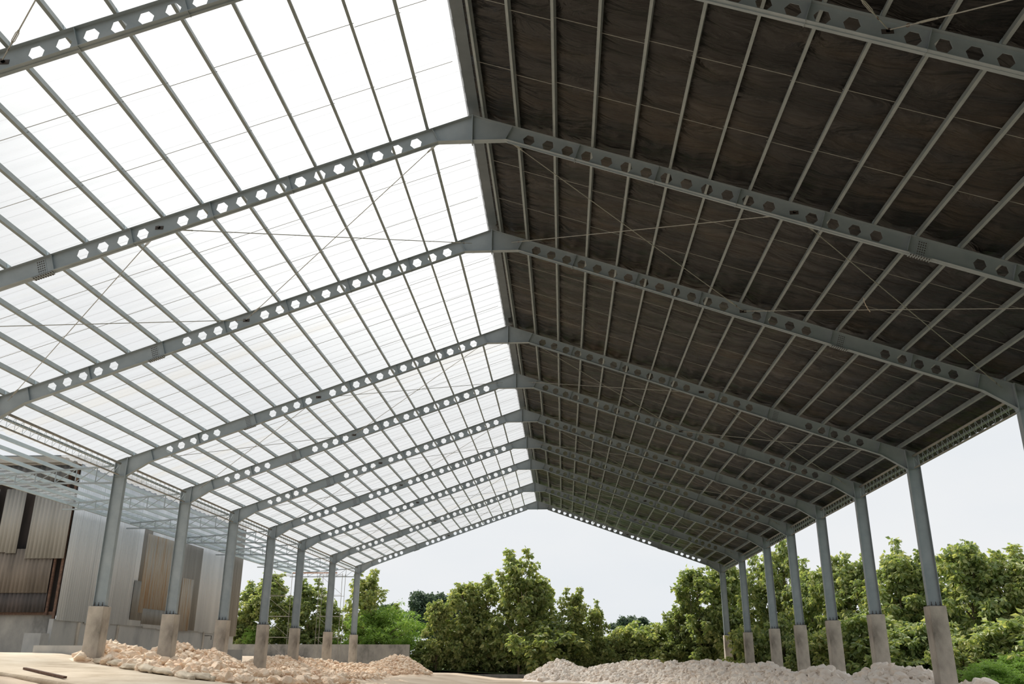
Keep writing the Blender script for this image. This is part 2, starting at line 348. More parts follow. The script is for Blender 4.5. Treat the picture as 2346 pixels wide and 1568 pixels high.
for s_ in (-1, 1): spl.prism([[(ux-.14, VB+.03), (ux+.14, VB+.03), (ux+.14, VT-.03), (ux-.14, VT-.03)]], RP, *(sorted((s_*.005, s_*.016))))
spl.prism([[(ux-.3, VB-.026), (ux+.3, VB-.026), (ux+.3, VB-.012), (ux-.3, VB-.012)]], RP, -.1, .1)
nplate = len(spl.f)
bl = spl
def bolt(m, u, v, y, dy=0, dv=0):
    s_ = .013
    m.prism([[(u-s_, v-s_-0), (u+s_, v-s_), (u+s_, v+s_), (u-s_, v+s_)]], RP, y-abs(dy), y+abs(dy))
for cu in (-.09, -.03, .03, .09):
    if abs(cu) < .05: cu *= 1.0
    for r_ in range(6): bolt(bl, ux+cu*1.0, VB+.07+r_*.075, 0, .03)
for cu in range(8):
    for yy in (-.08, -.045, .045, .08): bolt(bl, ux-.25+cu*.071, VB-.03, yy, .011)
SPL = spl.mesh('splice_plate', STEEL); SPL.materials.append(DARK)
for p_ in list(SPL.polygons)[nplate:]: p_.material_index = 1
CONNECT_X = 9.1
lug = MB()
for s_ in (-1, 1): lug.box((CONNECT_X-.12, s_*.008-.008, ztop(CONNECT_X)-.33), (CONNECT_X+.12, s_*.008+.008, ztop(CONNECT_X)-.22)).box((CONNECT_X-.03, -.09, ztop(CONNECT_X)-.30), (CONNECT_X+.03, .09, ztop(CONNECT_X)-.25))
LUG = lug.mesh('rod_lug', DARK)
FN = ['topmost, cut off above', 'second from the top', 'third from the top', 'fourth from the top', 'fifth from the top', 'sixth from the top', 'seventh from the top', 'third from the far end', 'second from the far end', 'farthest']
for i, y in enumerate(FY):
    for side in (-1, 1):
        root = empty('castellated_rafter', (0, y, 0)); root.scale = (side, 1, 1)
        tag(root, 'grey castellated steel rafter on the %s slope, %s' % ('white left' if side < 0 else 'dark right', FN[i]), 'rafter', 'castellated rafters under the %s slope' % ('left' if side < 0 else 'right'))
        for nm, me in RM.items(): link(nm, me, root)
        for me in SM: link('stiffener', me, root)
        link('apex_plate', EP1, root); link('end_plate', EP2, root)
        sp = link('splice_plate', SPL, root); tag(sp, 'grey splice plate with dark rows of bolts'); link('rod_lug', LUG, root)

# ------------------------------------------------------------------ purlins
PX = [.30]+[1.29+1.1*k for k in range(15)]+[17.75]
def cprism(h=.2, b=.075, t=.006, lip=.02):
    # C section polygons in (a = along slope, c = normal), web at a=0, opening downslope
    return [[(0, 0), (t, 0), (t, h), (0, h)], [(t, 0), (b, 0), (b, t), (t, t)], [(t, h-t), (b, h-t), (b, h), (t, h)], [(b-t, t), (b, t), (b, lip), (b-t, lip)], [(b-t, h-lip), (b, h-lip), (b, h-t), (b-t, h-t)]]
PU = MB()
for pl in cprism(): PU.prism([pl], lambda a, c, y: (a*CA+c*SA, y, -a*SA+c*CA), -22, 92.6)
PUM = PU.mesh('purlin', GALV)
CLM = MB().prism([[(-.01, -.0), (-.0, -.0), (-.0, .17), (-.01, .17)]], lambda a, c, y: (a*CA+c*SA, y, -a*SA+c*CA), -.06, .06).mesh('cleat', GALVB)
for side in (-1, 1):
    for j, x in enumerate(PX):
        if side < 0 and j == 0: continue
        o = link('purlin', PUM, None, (side*x, 0, ztop(x)+.004)); o.scale = (side, 1, 1)
        n = (j if side < 0 else j+1)
        tag(o, 'galvanised purlin on the %s slope, %s' % ('white left' if side < 0 else 'dark right', 'nearest the ridge' if n == 1 else ('lowest, along the eave' if j == 16 else 'number %d down from the ridge' % n)), 'purlin', 'purlins under the %s slope' % ('left' if side < 0 else 'right'))
        for y in FY: link('cleat', CLM, o, (0, y, 0))

# ------------------------------------------------------------------ roof sheets and liner
def roof_sheet(x0, x1, ya, yb, zf, pitch=.7, hgt=.09, nx=2):
    """trapezoidal corrugation along y"""
    prof = []; y = ya
    while y < yb:
        prof += [(y, 0), (y+.44*pitch, 0), (y+.5*pitch, hgt), (y+.94*pitch, hgt)]; y += pitch
    prof.append((y, 0)); V = []; n = len(prof); xx = np.linspace(x0, x1, nx)
    for x in xx:
        for y, h in prof: V.append((x, y, zf(x)+h))
    F = [(i*n+j, (i+1)*n+j, (i+1)*n+j+1, i*n+j+1) for i in range(nx-1) for j in range(n-1)]
    return V, F
V, F = roof_sheet(-.12, -19.9, -22.0, 92.6, lambda x: ztop(x)+.235, hgt=.05, nx=3)  # both slopes extended unseen behind the viewer to cut light from there
tag(link('ceiling', np_mesh('ceiling', V, F, MILKY)), 'white translucent corrugated sheeting of the left roof slope', kind='structure')
V, F = roof_sheet(.02, 19.5, -22.0, 92.6, lambda x: ztop(x)+.30, nx=3)
tag(link('ceiling', np_mesh('ceiling', V, F, METR)), 'grey corrugated metal sheeting over the right roof slope', kind='structure')
xs = np.linspace(.05, 19.3, 120); ys = np.concatenate([np.arange(-22, 4, .6), np.arange(4.6, 93.0, .115)])
X, Y = np.meshgrid(xs, ys, indexing='ij')
dist = np.min(np.abs(X[..., None]-(np.array(PX)+.04)), -1); sag = np.clip(dist/.45, 0, 1)
fy = np.min(np.abs(Y[..., None]-np.array(FY)), -1); near = np.exp(-(fy/1.1)**2)
warp = X*.28+2.2*vnoise(X*.35, Y*.25, 21)
fold = vnoise(X*.45, (Y+warp)*1.9, 9)*.6+vnoise(X*.9, (Y+warp)*4.5, 12)*.4
fold2 = vnoise(X*.8, Y*6.0, 15)
Z = ZA-SL*X+.238-sag*(.015+.13*fold*(.35+.65*vnoise(X*.2, Y*.3, 31))+.07*near*fold2)
tag(link('ceiling', grid('ceiling', X, Y, Z, FOIL)), 'crinkled black foil liner sagging between purlins of the right slope', kind='structure')
rc = MB(); rc.prism([[(-.2, ZA+.30), (0, ZA+.38), (.45, ZA+.22), (.45, ZA+.235), (0, ZA+.395), (-.2, ZA+.315)]], lambda a, b, y: (a, y, b), -22, 93.2)
o = tag(rc.build('trim_1', METR), 'grey ridge capping between the two roof slopes', kind='structure')
st = MB(); st.box((-.12, -22, ZA+.13), (.2, 93, ZA+.145)); tag(st.build('trim_2', METR), 'blue grey ridge strip along the top of the dark liner', kind='structure')

tag(MB().box((-21, -22.4, -.3), (21, -22.1, 16)).build('added_wall_back', METR), 'unseen end wall added behind the viewer to block light', kind='structure')  # unseen wall, added to hold back light falling on the right side
# ------------------------------------------------------------------ sag rods, brace rods
for i in range(len(FY)-1):
    ya, yb = FY[i], FY[i+1]; nr_ = 3 if yb-ya > 9 else 2
    for k in range(nr_):
        y = ya+(yb-ya)*(k+1)/(nr_+1)
        for side in (-1, 1):
            m = MB(); prev = None
            for j, (xa, xb) in enumerate(zip(PX, PX[1:])):
                if side < 0 and j == 0: xa = .3
                dy = .07 if j % 2 else -.07
                m.tube([(side*xa, y+dy, ztop(xa)+.11), (side*(xb+.02), y+dy, ztop(xb)+.11)], .0085, 5)
            o = m.build('sag_rod', ROD)
            tag(o, 'thin sag rod line, %s slope, %s of %s before the %s rafter' % ('left' if side < 0 else 'right', ['first', 'second', 'third'][k], ['', '', 'two', 'three'][nr_], FN[i+1].split(',')[0].replace('from the', 'from')), 'rod', 'sag rods between the purlins')
def brace(p, q, lab):
    p = Vector(p); q = Vector(q); d = (q-p).normalized(); Ln = (q-p).length
    root = MB().tube([p, q], .014, 6).build('brace_rod', ROD)
    tag(root, lab, 'rod', 'crossed brace rods under the roof')
    for a, s_ in ((p, 1), (q, -1)):
        c = a+d*s_*.75
        m = MB(); sd = d.cross(Vector((0, 0, 1))).normalized()*.028
        for e in (-1, 1): m.tube([c-d*.17+sd*e*.4, c-d*.12+sd*e, c+d*.12+sd*e, c+d*.17+sd*e*.4], .009, 6)
        m.tube([c-d*.2, c-d*.15], .022, 6); m.tube([c+d*.15, c+d*.2], .022, 6); m.build('turnbuckle', ROD, root)
        e_ = a+d*s_*.38; m = MB(); u_ = Vector((0, 0, 1)).cross(d).normalized().cross(d)
        m.tube([e_+(d*math.cos(t)+u_*math.sin(t))*.035 for t in np.linspace(0, 2*PI, 11)], .008, 5); m.tube([a, e_-d*s_*.03], .012, 6); m.build('hook', RUSTY, root)
ends = {'apex': .75, 'mid': CONNECT_X, 'knee': 17.6}
BR = [(-1, 0), (1, 2), (3, 4), (5, 6), (7, 8), (8, 9)]
for (a, b) in BR:
    ya = FY[a] if a >= 0 else 7.1; yb = FY[b]
    for side in (-1, 1):
        for s1, s2, hf in (('apex', 'mid', 'upper'), ('mid', 'knee', 'lower')):
            for (e1, e2, dr) in ((s1, s2, 'falling backward'), (s2, s1, 'rising backward')):
                xa, xb = ends[e1], ends[e2]
                brace((side*xa, ya+.06, ztop(xa)-.28), (side*xb, yb-.06, ztop(xb)-.28), 'brace rod, %s half of %s slope, %s, up to %s rafter' % (hf, 'left' if side < 0 else 'right', dr, FN[b].split(',')[0].replace('from the', 'from')))

Yh = min(np.arange(15, 60, .02), key=lambda q: abs(at(1978, 682, q).z-ztop(at(1978, 682, q).x)))
ph = at(1978, 682, float(Yh)); mh = MB()
for t in range(5): mh.bar(ph+Vector((.02*t*t*.3, 0, -.1*t)), ph+Vector((.02*(t+1)**2*.3, .01, -.1*(t+1))), .03, .006)
tag(mh.build('hanging_strap', SACK), 'short pale strap dangling from a purlin of the dark right slope', 'strap')

# ------------------------------------------------------------------ eave lattice beams
for side in (-1, 1):
    sn = 'left' if side < 0 else 'right'
    for i in range(1, len(FY)-1):
        ya, yb = FY[i]+.13, FY[i+1]-.13; x = side*18.3; zt, zb = 10.2, 9.66
        root = empty('lattice_beam', (0, 0, 0))
        tag(root, 'long thin lattice beam under the %s eave, ending at the %s rafter' % (sn, FN[i+1].split(',')[0]), 'lattice beam', 'lattice beams along the eaves')
        MB().tube([(x, ya, zt), (x, yb, zt)], .055, 8).build('top_chord', PIPE, root, True)
        MB().bar((x, ya, zb), (x, yb, zb), .07, .05).build('bottom_chord', PIPE, root)
        m = MB(); n = int((yb-ya)/.5)
        for k in range(n+1):
            y = ya+(yb-ya)*k/n; m.tube([(x, y, zb), (x, y, zt)], .008, 5)
            if k < n: m.tube([(x, y, zb), (x, y+(yb-ya)/n, zt)], .008, 5)
        m.build('lacing', GALVB, root)
    o = MB().prism([[(0, 0), (.14, 0), (.14, .12), (.13, .12), (.13, .01), (0, .01)]], lambda a, b, y: (side*(18.62+a), y, 10.1+b), -22, 91).build('eave_purlin', GALV)
    tag(o, 'outermost eave rail carrying the %s roof edge' % sn, 'purlin')

# ------------------------------------------------------------------ lean-to on the left
def lz(x): return np.interp(x, [-26, -25, -18.6], [9.55, 9.62, 10.12])
NL = 6
for i in range(1, len(FY)):
    y = FY[i]; root = empty('lean_to_truss', (0, 0, 0))
    tag(root, 'small grey steel truss outside the left columns, %s' % ('nearest and cut off by the left edge' if i < 4 and i == 3 else FN[i]), 'truss', 'lean-to trusses outside the left row')
    MB().bar((-18.56, y, lz(-18.56)), (-25.0, y, lz(-25.)), .07, .08).build('top_chord', STEEL, root)
    MB().bar((-18.56, y, 9.3), (-25.2, y, 9.3), .07, .08).build('bottom_chord', STEEL, root)
    for k in range(NL):
        x = -19.45-k*.98
        MB().bar((x, y, 9.3), (x, y, lz(x)), .05, .03).build('vertical_strut', STEEL, root)
        MB().bar((x, y, 9.33), (x+.93, y, lz(x+.93)-.03), .03, .03).build('diagonal_strut', STEEL, root)
LP = MB()
for pl in cprism(.16, .07): LP.prism([pl], lambda a, c, y: (-a, y, c), 20.0, 91.0)
LPM = LP.mesh('lean_to_purlin', GALVB)
for k in range(6):
    x = -20.43-k*.96
    o = link('lean_to_purlin', LPM, None, (x, 0, lz(x)+.045))
    tag(o, 'low side roof purlin with sky light in its colour, %s' % ('nearest the columns' if k == 0 else 'outermost' if k == 5 else 'number %d out from the columns' % (k+1)), 'purlin', 'purlins of the low side roof')
V, F = roof_sheet(-23.7, -25.7, 24.0, 91.0, lambda x: lz(x)+.21, nx=2)
tag(link('side_roof_sheeting', np_mesh('side_roof_sheeting', V, F, CLEAR)), 'narrow strip of clear corrugated sheeting along the outer edge of the side roof', 'roof sheet')
eg = MB().bar((-25.35, 24, 9.68), (-25.35, 91, 9.68), .05, .05)
tag(eg.build('edge_rail', PIPE), 'thin dull rail under the outer edge of the side roof', 'rail')

# ------------------------------------------------------------------ old shed on the left
shed = empty('metal_shed', (-26, 50, 1.8)); tag(shed, 'tall old shed clad in patched grey corrugated sheets', 'shed')
def P_(o): o.location = o.location-shed.location; o.parent = shed; return o
def corr(axis, c, a0, a1, z0, z1, m, pitch=.24, amp=.04, name='cladding', jag=0):
    n = max(2, int((a1-a0)/pitch*4)); V = []; ph = random.random()
    for k in range(n+1):
        a = a0+(a1-a0)*k/n; h = amp*math.sin(2*PI*(a/pitch))
        zz0 = z0+(jag*math.floor((a-a0)/.8) % .35 if jag else 0)
        for z in (zz0, z1): V.append((c+h, a, z) if axis == 'x' else (a, c+h, z))
    F = [(2*k, 2*k+2, 2*k+3, 2*k+1) for k in range(n)]
    o = link(name, np_mesh(name, V, F, m, True)); md = o.modifiers.new('t', 'SOLIDIFY'); md.thickness = .008
    return P_(o)
y = 50.0; k = 0; rr = random.Random(3)
while y < 78.6:      # side wall built of overlapping sheets
    wdt = min(rr.choice([2.4, 3.1, 1.7, 2.2]), 78.7-y)
    corr('x', -26+.012*(k % 2), y, y+wdt, 3.42+rr.choice([0, .05, .12]), 12.75+rr.choice([0, .15, .3]), ZINC); y += wdt; k += 1
corr('x', -25.95, 59.2, 60.3, 6.0, 9.9, GREYS, name='patch_sheet'); corr('x', -25.93, 59.7, 64.1, 4.4, 9.6, RUSTS, name='patch_sheet')
corr('x', -25.94, 58.6, 60.4, 3.9, 6.4, GREYS, name='patch_sheet'); corr('x', -25.92, 60.4, 63.9, 3.7, 4.7, GREYS, name='patch_sheet')
corr('x', -25.95, 65.6, 69.4, 3.5, 9.7, GREYS, name='patch_sheet'); corr('x', -25.92, 66.2, 68.2, 3.45, 7.2, RUSTS, name='patch_sheet')
corr('x', -25.95, 74.6, 78.7, 3.3, 12.8, GREYS, name='patch_sheet')
P_(MB().box((-26.3, 49.9, -.2), (-26.05, 78.4, 3.6)).build('plinth', CONCB))
for yy in (52.5, 57.3, 64.9, 71.5): P_(MB().box((-26.05, yy, 1.5), (-25.98, yy+.25, 3.5)).build('plinth_rib', CONC))
P_(MB().box((-40, 50.3, 1.2), (-26.3, 50.5, 3.85)).build('front_plinth', CONCW))
P_(MB().box((-40, 50.1, 3.82), (-26.3, 50.4, 4.0)).build('front_beam', RUSTY))
for xx in (-26.2,): P_(MB().bar((xx, 50.1, 1.6), (xx, 50.1, 12.4), .1, .14).build('corner_post', RUSTY))
P_(MB().bar((-26.6, 50.0, 3.8), (-26.6, 50.0, 12.2), .12, .12).build('corner_post', WOOD))
P_(MB().box((-40, 50.6, 3.8), (-26.15, 50.7, 12.3)).build('inner_wall', DKSH))
corr('y', 49.9, -40, -26.7, 5.0, 7.45, BROWN, name='front_sheet'); corr('y', 49.95, -40, -26.7, 3.95, 5.1, DKSH, name='front_sheet')
for x0, x1, zb in ((-28.35, -26.05, 7.05), (-29.55, -28.95, 7.35), (-30.2, -29.5, 7.4), (-33, -30.6, 7.5), (-36, -33, 7.5), (-40, -36, 7.5)):
    corr('y', 49.82, x0, x1, zb-.15, 10.9, ZINCF, name='front_sheet')
corr('y', 49.5, -40, -26.4, 11.3, 12.25, UNDER, pitch=.35, amp=.04, name='gable_sheet')
P_(MB().box((-40, 49.2, 12.35), (-26.1, 49.5, 12.7)).build('fascia', ZINCF))
P_(MB().box((-40, 49.2, 12.7), (-25.7, 79, 12.78)).build('roof', METR))
P_(MB().tube([(-25.9, 71.6, 3.2), (-25.55, 71.6, 3.2), (-25.55, 72.1, 3.2), (-25.55, 72.1, 2.9)], .03, 6).build('wall_bracket', DARK))

# boundary wall and loose concrete pieces
tag(MB().box((-34, 93, -.3), (-13.1, 93.25, 2.86)).build('boundary_wall', CONCW), 'stained grey concrete wall behind the far left columns', 'wall')
tag(MB().box((-22.4, 42.2, 1.2), (-19.3, 42.6, 2.1)).build('concrete_block', CONCB), 'long low concrete block left of the nearest pedestal', 'concrete block')
tag(MB().box((-26.7, 48.4, 1.5), (-25.75, 49.2, 2.8)).build('concrete_block', CONCB), 'upright concrete block at the foot of the shed corner', 'concrete block')
tag(MB().box((-24.6, 70, -.1), (-22.2, 70.2, 2.15)).build('concrete_block', CONCB), 'flat concrete panel standing behind the cream rubble', 'concrete block')
tag(MB().box((-24, 54, .4), (-19.3, 54.25, 2.12)).build('concrete_kerb', CONCB), 'low concrete wall seen between the two nearest pedestals', 'concrete block')
pl = MB().bar((-16.15, 31.3, gz(-16.15)+.05), (-13.65, 29.45, gz(-13.65)+.05), .12, .07).build('wooden_plank', WOOD)
tag(pl, 'dark brown plank lying on the cream apron', 'plank')

# ------------------------------------------------------------------ scaffolding under the far lean-to
for (xa, xb, y, lab) in ((-26.2, -23.4, 86.5, 'left thin scaffold tower against the trees'), (-20.9, -18.9+.2, 86.5, 'right thin scaffold tower against the trees')):
    root = empty('scaffold_tower', ((xa+xb)/2, y, 1.6)); tag(root, lab, 'scaffold', 'scaffold towers')
    xm = [xa, xb] if xb-xa < 2.5 else [xa+.2, xb-.2]
    base = root.location
    for x in xm:
        for yy in (y-.6, y+.6):
            MB().tube([Vector((x, yy, .2))-base, Vector((x, yy, 9.25))-base], .022, 6).build('standard', PIPE, root)
    for z in (3.4, 5.3, 7.2, 9.1):
        for yy in (y-.6, y+.6): MB().tube([Vector((xm[0], yy, z))-base, Vector((xm[1], yy, z))-base], .018, 6).build('ledger', PIPE, root)
        MB().tube([Vector((xm[0], y-.6, z))-base, Vector((xm[1], y-.6, z-1.8))-base], .014, 6).build('cross_brace', PIPE, root)
tag(MB().box((-23.6, 85.9, 9.27), (-19.3, 86.3, 9.33)).build('scaffold_plank', ORNG), 'orange brown plank bridging the two scaffold towers', 'plank')

# ------------------------------------------------------------------ rocks
def ico(sub):
    import bmesh
    b = bmesh.new(); bmesh.ops.create_icosphere(b, subdivisions=sub, radius=1); b.verts.ensure_lookup_table()
    V = np.array([v.co[:] for v in b.verts]); F = np.array([[v.index for v in f.verts] for f in b.faces]); b.free(); return V, F
I1, I2 = ico(1), ico(2)
I3 = ico(3)
def rockshape(base, seed):
    r = np.random.default_rng(seed); V = base[0].copy()
    for _ in range(11):
        n = r.normal(size=3); n /= np.linalg.norm(n); c = r.uniform(.38, .78); d = V@n; V -= np.outer(np.clip(d-c, 0, None), n)
    V *= np.array([1.15, r.uniform(.75, 1), r.uniform(.6, .85)]); return V+.015*r.normal(size=V.shape)*(len(V) > 50)
def heap(name, ridge, slope, m, lab, cat, grp, seedoff, region, cams, nstuff, smin, smax, rocklab, nind=150):
    R_ = np.array(ridge)          # px, py, Y -> points
    P = [at(a, b, c) for a, b, c in ridge]; D = []
    for p, q in zip(P, P[1:]):
        n = max(2, int((q-p).length/.35))
        for t in np.arange(n)/n: D.append(p.lerp(q, t)[:])
    D = np.array(D+[P[-1][:]])
    def H(x, y):
        x = np.asarray(x, float); y = np.asarray(y, float); best = gz(x, y)-.25
        for d in D:
            dx = x-d[0]; dy = y-d[1]; r = np.sqrt(dx*dx+(dy*np.where(dy < 0, .5, 1.0))**2)
            best = np.maximum(best, d[2]-.12-slope*r)
        return best+.12*(vnoise(x*1.1, y*1.1, 40+seedoff)-.5)
    (x0, x1), (y0, y1) = region
    X, Y = np.meshgrid(np.arange(x0, x1, .3), np.arange(y0, y1, .3), indexing='ij')
    Z = H(X, Y)+.16*(vnoise(X*3, Y*3, 50+seedoff)-.5)
    g = gz(X, Y); a, b = X.shape; V = [np.stack([X, Y, Z], -1).reshape(-1, 3)]; I = np.arange(a*b).reshape(a, b)
    F = np.stack([I[:-1, :-1], I[1:, :-1], I[1:, 1:], I[:-1, 1:]], -1).reshape(-1, 4)
    keep = (Z-g).reshape(-1)[F].max(1) > -.1; F = F[keep]
    T = [np.concatenate([F[:, [0, 1, 2]], F[:, [0, 2, 3]]])]; off = len(V[0])
    r = np.random.default_rng(100+seedoff); rocks = []; tries = 0
    cx_, cy_ = r.uniform(x0, x1, 90000), r.uniform(y0, y1, 90000); hh = H(cx_, cy_); gg = gz(cx_, cy_)
    for x, y, h, g_ in zip(cx_, cy_, hh, gg):
        if h-g_ < .04: continue
        s_ = smin+(smax*(1.0 if y < 50 else .78)-smin)*r.random()**2.0
        p = np.array([x, y, h+s_*.25])
        if min(abs(y-f) for f in FY) < .38+s_ and abs(abs(x)-18.25) < .36+s_: continue
        rocks.append((p, s_))
        if len(rocks) >= nstuff+nind: break
    rocks.sort(key=lambda t: -t[1]/t[0][1])
    shp = [rockshape(I2, seedoff*31+k) for k in range(9)]
    ms = [np_mesh('limestone_rock', s_, I2[1], m) for s_ in shp]
    for k, (p, s_) in enumerate(rocks[:nind]):
        o = link('limestone_rock', ms[k % 9], None, tuple(p), (r.uniform(-.5, .5), r.uniform(-.5, .5), r.uniform(0, 6.3))); o.scale = (s_,)*3
        tag(o, rocklab, 'rock', grp)
    sh1 = [rockshape(I1, seedoff*77+k) for k in range(16)]
    for k, (p, s_) in enumerate(rocks[nind:]):
        a_ = r.uniform(0, 6.3); c, s2 = math.cos(a_), math.sin(a_); b_ = r.uniform(-.7, .7); cb, sb = math.cos(b_), math.sin(b_)
        Rm = np.array([[c, -s2, 0], [s2, c, 0], [0, 0, 1]])@np.array([[1, 0, 0], [0, cb, -sb], [0, sb, cb]])
        V.append(sh1[k % 16]@Rm.T*s_+p); T.append(I1[1]+off); off += len(I1[0])
    o = link(name, np_mesh(name, np.concatenate(V), np.concatenate(T), m)); tag(o, lab, cat, kind='stuff')
    return H
LR = [(222, 1488, 40.6), (240, 1476, 41.3), (262, 1469, 42), (300, 1478, 43), (340, 1497, 46), (372, 1490, 49), (402, 1470, 49.5), (432, 1478, 50), (455, 1494, 51), (480, 1485, 52), (508, 1494, 54), (530, 1508, 57), (552, 1522, 60), (585, 1510, 64),
      (615, 1502, 67), (667, 1504, 70), (736, 1510, 74), (760, 1512, 75), (800, 1518, 76), (845, 1520, 77), (875, 1511, 78), (905, 1500, 78), (925, 1502, 78), (945, 1518, 79), (965, 1535, 80), (978, 1546, 81)]
LR2 = [(250, 1508, 39.3), (330, 1520, 38.5), (400, 1528, 38), (480, 1533, 38), (560, 1540, 39), (650, 1536, 43), (740, 1532, 50), (830, 1540, 57), (930, 1553, 66)]
LR3 = [(940, 1553, 73), (850, 1542, 66), (750, 1536, 60), (650, 1530, 54), (552, 1533, 50), (480, 1517, 44), (400, 1513, 42), (300, 1502, 41)]
LR4 = [(250, 1508, 39.3), (330, 1522, 38.2), (420, 1538, 37), (520, 1546, 37), (620, 1552, 39), (760, 1556, 44), (880, 1560, 54), (960, 1562, 66)]
LR5 = [(930, 1553, 62), (780, 1543, 52), (680, 1537, 46), (560, 1535, 42.5), (450, 1525, 40)]
HL = heap('limestone_rubble', LR+LR3+LR4+LR5, .55, ROCKL, 'small cream limestone rubble filling the left heap', 'rubble', 'cream limestone rocks in the left heap', 1,
     ((-21.5, -2), (34, 86)), None, 9500, .08, .36, 'cream limestone rock in the left heap')
RR_ = [(1197, 1556, 88), (1225, 1547, 86), (1255, 1527, 84), (1275, 1511, 84), (1300, 1518, 83), (1322, 1524, 82), (1348, 1533, 81), (1375, 1524, 80), (1405, 1520, 79), (1440, 1516, 78), (1472, 1511, 77), (1500, 1513, 76), (1520, 1524, 75),
       (1540, 1514, 74), (1565, 1524, 73), (1592, 1514, 71), (1640, 1514, 68), (1690, 1524, 63), (1735, 1520, 59), (1765, 1522, 56), (1800, 1538, 53), (1830, 1546, 51), (1868, 1534, 49), (1900, 1534, 47.5), (1930, 1551, 46), (1970, 1549, 45), (2010, 1532, 44), (2035, 1524, 43), (2065, 1528, 42.5), (2100, 1540, 42), (2140, 1554, 41), (2200, 1562, 40), (2260, 1566, 39.5)]
HR = heap('limestone_rubble', RR_, .55, ROCKR, 'small white limestone rubble filling the right heap', 'rubble', 'white limestone rocks in the right heap', 2,
     ((-3, 23), (34, 92)), None, 9000, .09, .48, 'white limestone rock in the right heap')

# sacks along the apron edge
SPX = [(232, 1521, 39.4, .55, .3), (268, 1521, 38.6, .6, .2), (300, 1530, 37.9, .55, .5), (335, 1533, 37.4, .7, -.2), (372, 1540, 37.0, .8, .1), (420, 1549, 36.6, 1.1, -.25), (462, 1552, 36.4, .7, .3)]
names = ['leftmost torn sack, beside the nearest pedestal', 'small folded sack second from the pedestal', 'torn grey green sack third from the pedestal', 'slumped open sack fourth from the pedestal', 'fat open sack fifth from the pedestal', 'long full beige sack near the rubble edge', 'rightmost crumpled sack at the rubble edge']
for k, (a, b, c, s_, rz) in enumerate(SPX):
    r = np.random.default_rng(60+k); V = I3[0].copy(); x, y, z = V.T
    den = .85+.16*np.sin(5*x+k)*np.cos(4*y+k*2)+.35*vnoise(x*2.5+5, z*3+y*2.5, k)+.12*vnoise(x*8, y*8+z*6, k+9)
    V = V*den[:, None]; V[:, 2] = np.where(V[:, 2] < 0, V[:, 2]*.55, V[:, 2]); V[:, 2] -= .35*np.clip(V[:, 0]-.5, 0, 1)
    V[:, 2] += .05*np.sin(9*V[:, 0]+3*V[:, 1]); V *= np.array([s_*.75, .27, .15])
    o = link('sack', np_mesh('sack', V, I3[1], SACK, True)); p = at(a, b, c); o.location = (p.x, p.y, max(p.z, float(gz(p.x, p.y))+.08)); o.rotation_euler = (0, .09, rz-.6)
    root = tag(o, names[k], 'sack', 'sacks along the edge of the left heap')
    nk = MB().tube([(s_*.5, 0, -.02), (s_*.7, .02, -.02), (s_*.86, .05, -.05)], .10, 10, .13).build('sack_mouth', SACK, o, True)

# ------------------------------------------------------------------ trees
def leafquads(P, D, Ln, Wd, r):
    """P base points, D directions (n,3)"""
    n = len(P); D = D/np.linalg.norm(D, axis=1, keepdims=True); U = r.normal(size=(n, 3)); S = np.cross(D, U); S /= np.linalg.norm(S, axis=1, keepdims=True)
    Nn = np.cross(S, D)
    A = P; B = P+D*(Ln*.45)[:, None]+S*(Wd*.5)[:, None]+Nn*(Wd*.15)[:, None]; Cc = P+D*Ln[:, None]-Nn*(Ln*.12)[:, None]; E = P+D*(Ln*.45)[:, None]-S*(Wd*.5)[:, None]+Nn*(Wd*.15)[:, None]
    V = np.stack([A, B, Cc, E], 1).reshape(-1, 3); I = np.arange(n)[:, None]*4
    F = np.concatenate([I+[0, 1, 2], I+[0, 2, 3]], 0); return V, F
def tree_mesh(seed, H=10., Wd=3.0, lobes=26, per=11, leaves=16, ln=(.32, .56), clr=.5, mat_=LEAF, low=.08, shoots=3, fine=False):
    r = np.random.default_rng(seed); P = []; D = []; br = MB(); top = H*.82
    br.tube([(0, 0, -.6), (.08, .05, H*.3), (-.06, .1, H*.6), (0, 0, top)], .15, 7, .03)
    cen = []
    for k in range(lobes):
        t = low+(.95-low)*((k+.5)/lobes)**.85; rad = Wd*(.62+.38*math.sin(PI*min(1, t*.95)))*(1.0 if t < .6 else math.sqrt(max(.05, 1-((t-.6)/.40)**2)))*r.uniform(.7, 1.15)
        a = k*2.4+r.uniform(-.4, .4); q = rad*r.uniform(.25, 1.0); c = np.array([math.cos(a)*q, math.sin(a)*q, t*H]); cen.append((c, r.uniform(.45, .95)))
        zb = max(.3, t*H-q*.7); br.tube([(0, 0, min(zb, top)), tuple(c*np.array([.5, .5, 1])+[0, 0, -.15*q]), tuple(c)], .05, 5, .012)
    for k in range(shoots):
        a = r.uniform(0, 6.3); q = r.uniform(0, Wd*1.05); c = np.array([math.cos(a)*q, math.sin(a)*q, H*(r.uniform(.93, 1.12) if q < Wd*.5 else r.uniform(.5, .95))]); cen.append((c, .22)); cen.append((c-[0, 0, .5], .3)); cen.append((c-[.1, 0, 1.0], .38))
        br.tube([(c[0]*.8, c[1]*.8, H*.72), tuple(c)], .03, 5, .008)
    for c, rad in cen:
        m = per if rad > .4 else 3
        for _ in range(m):
            g = r.normal(size=3)*rad*np.array([.62, .62, .5]); b = c+g
            n = leaves if rad > .4 else 12
            d = r.normal(size=(n, 3))*[1, 1, .45]; d[:, 2] -= .38; d /= np.linalg.norm(d, axis=1, keepdims=True)
            P.append(b+d*r.uniform(.02, clr*.5, (n, 1))); D.append(d+[0, 0, -.25])
    P = np.concatenate(P); D = np.concatenate(D); n = len(P)
    Ln = r.uniform(*ln, n); V, F = leafquads(P, D, Ln, Ln*(.28 if fine else .58), r)
    return br.mesh('trunk', BARK), np_mesh('foliage', V, F, mat_)
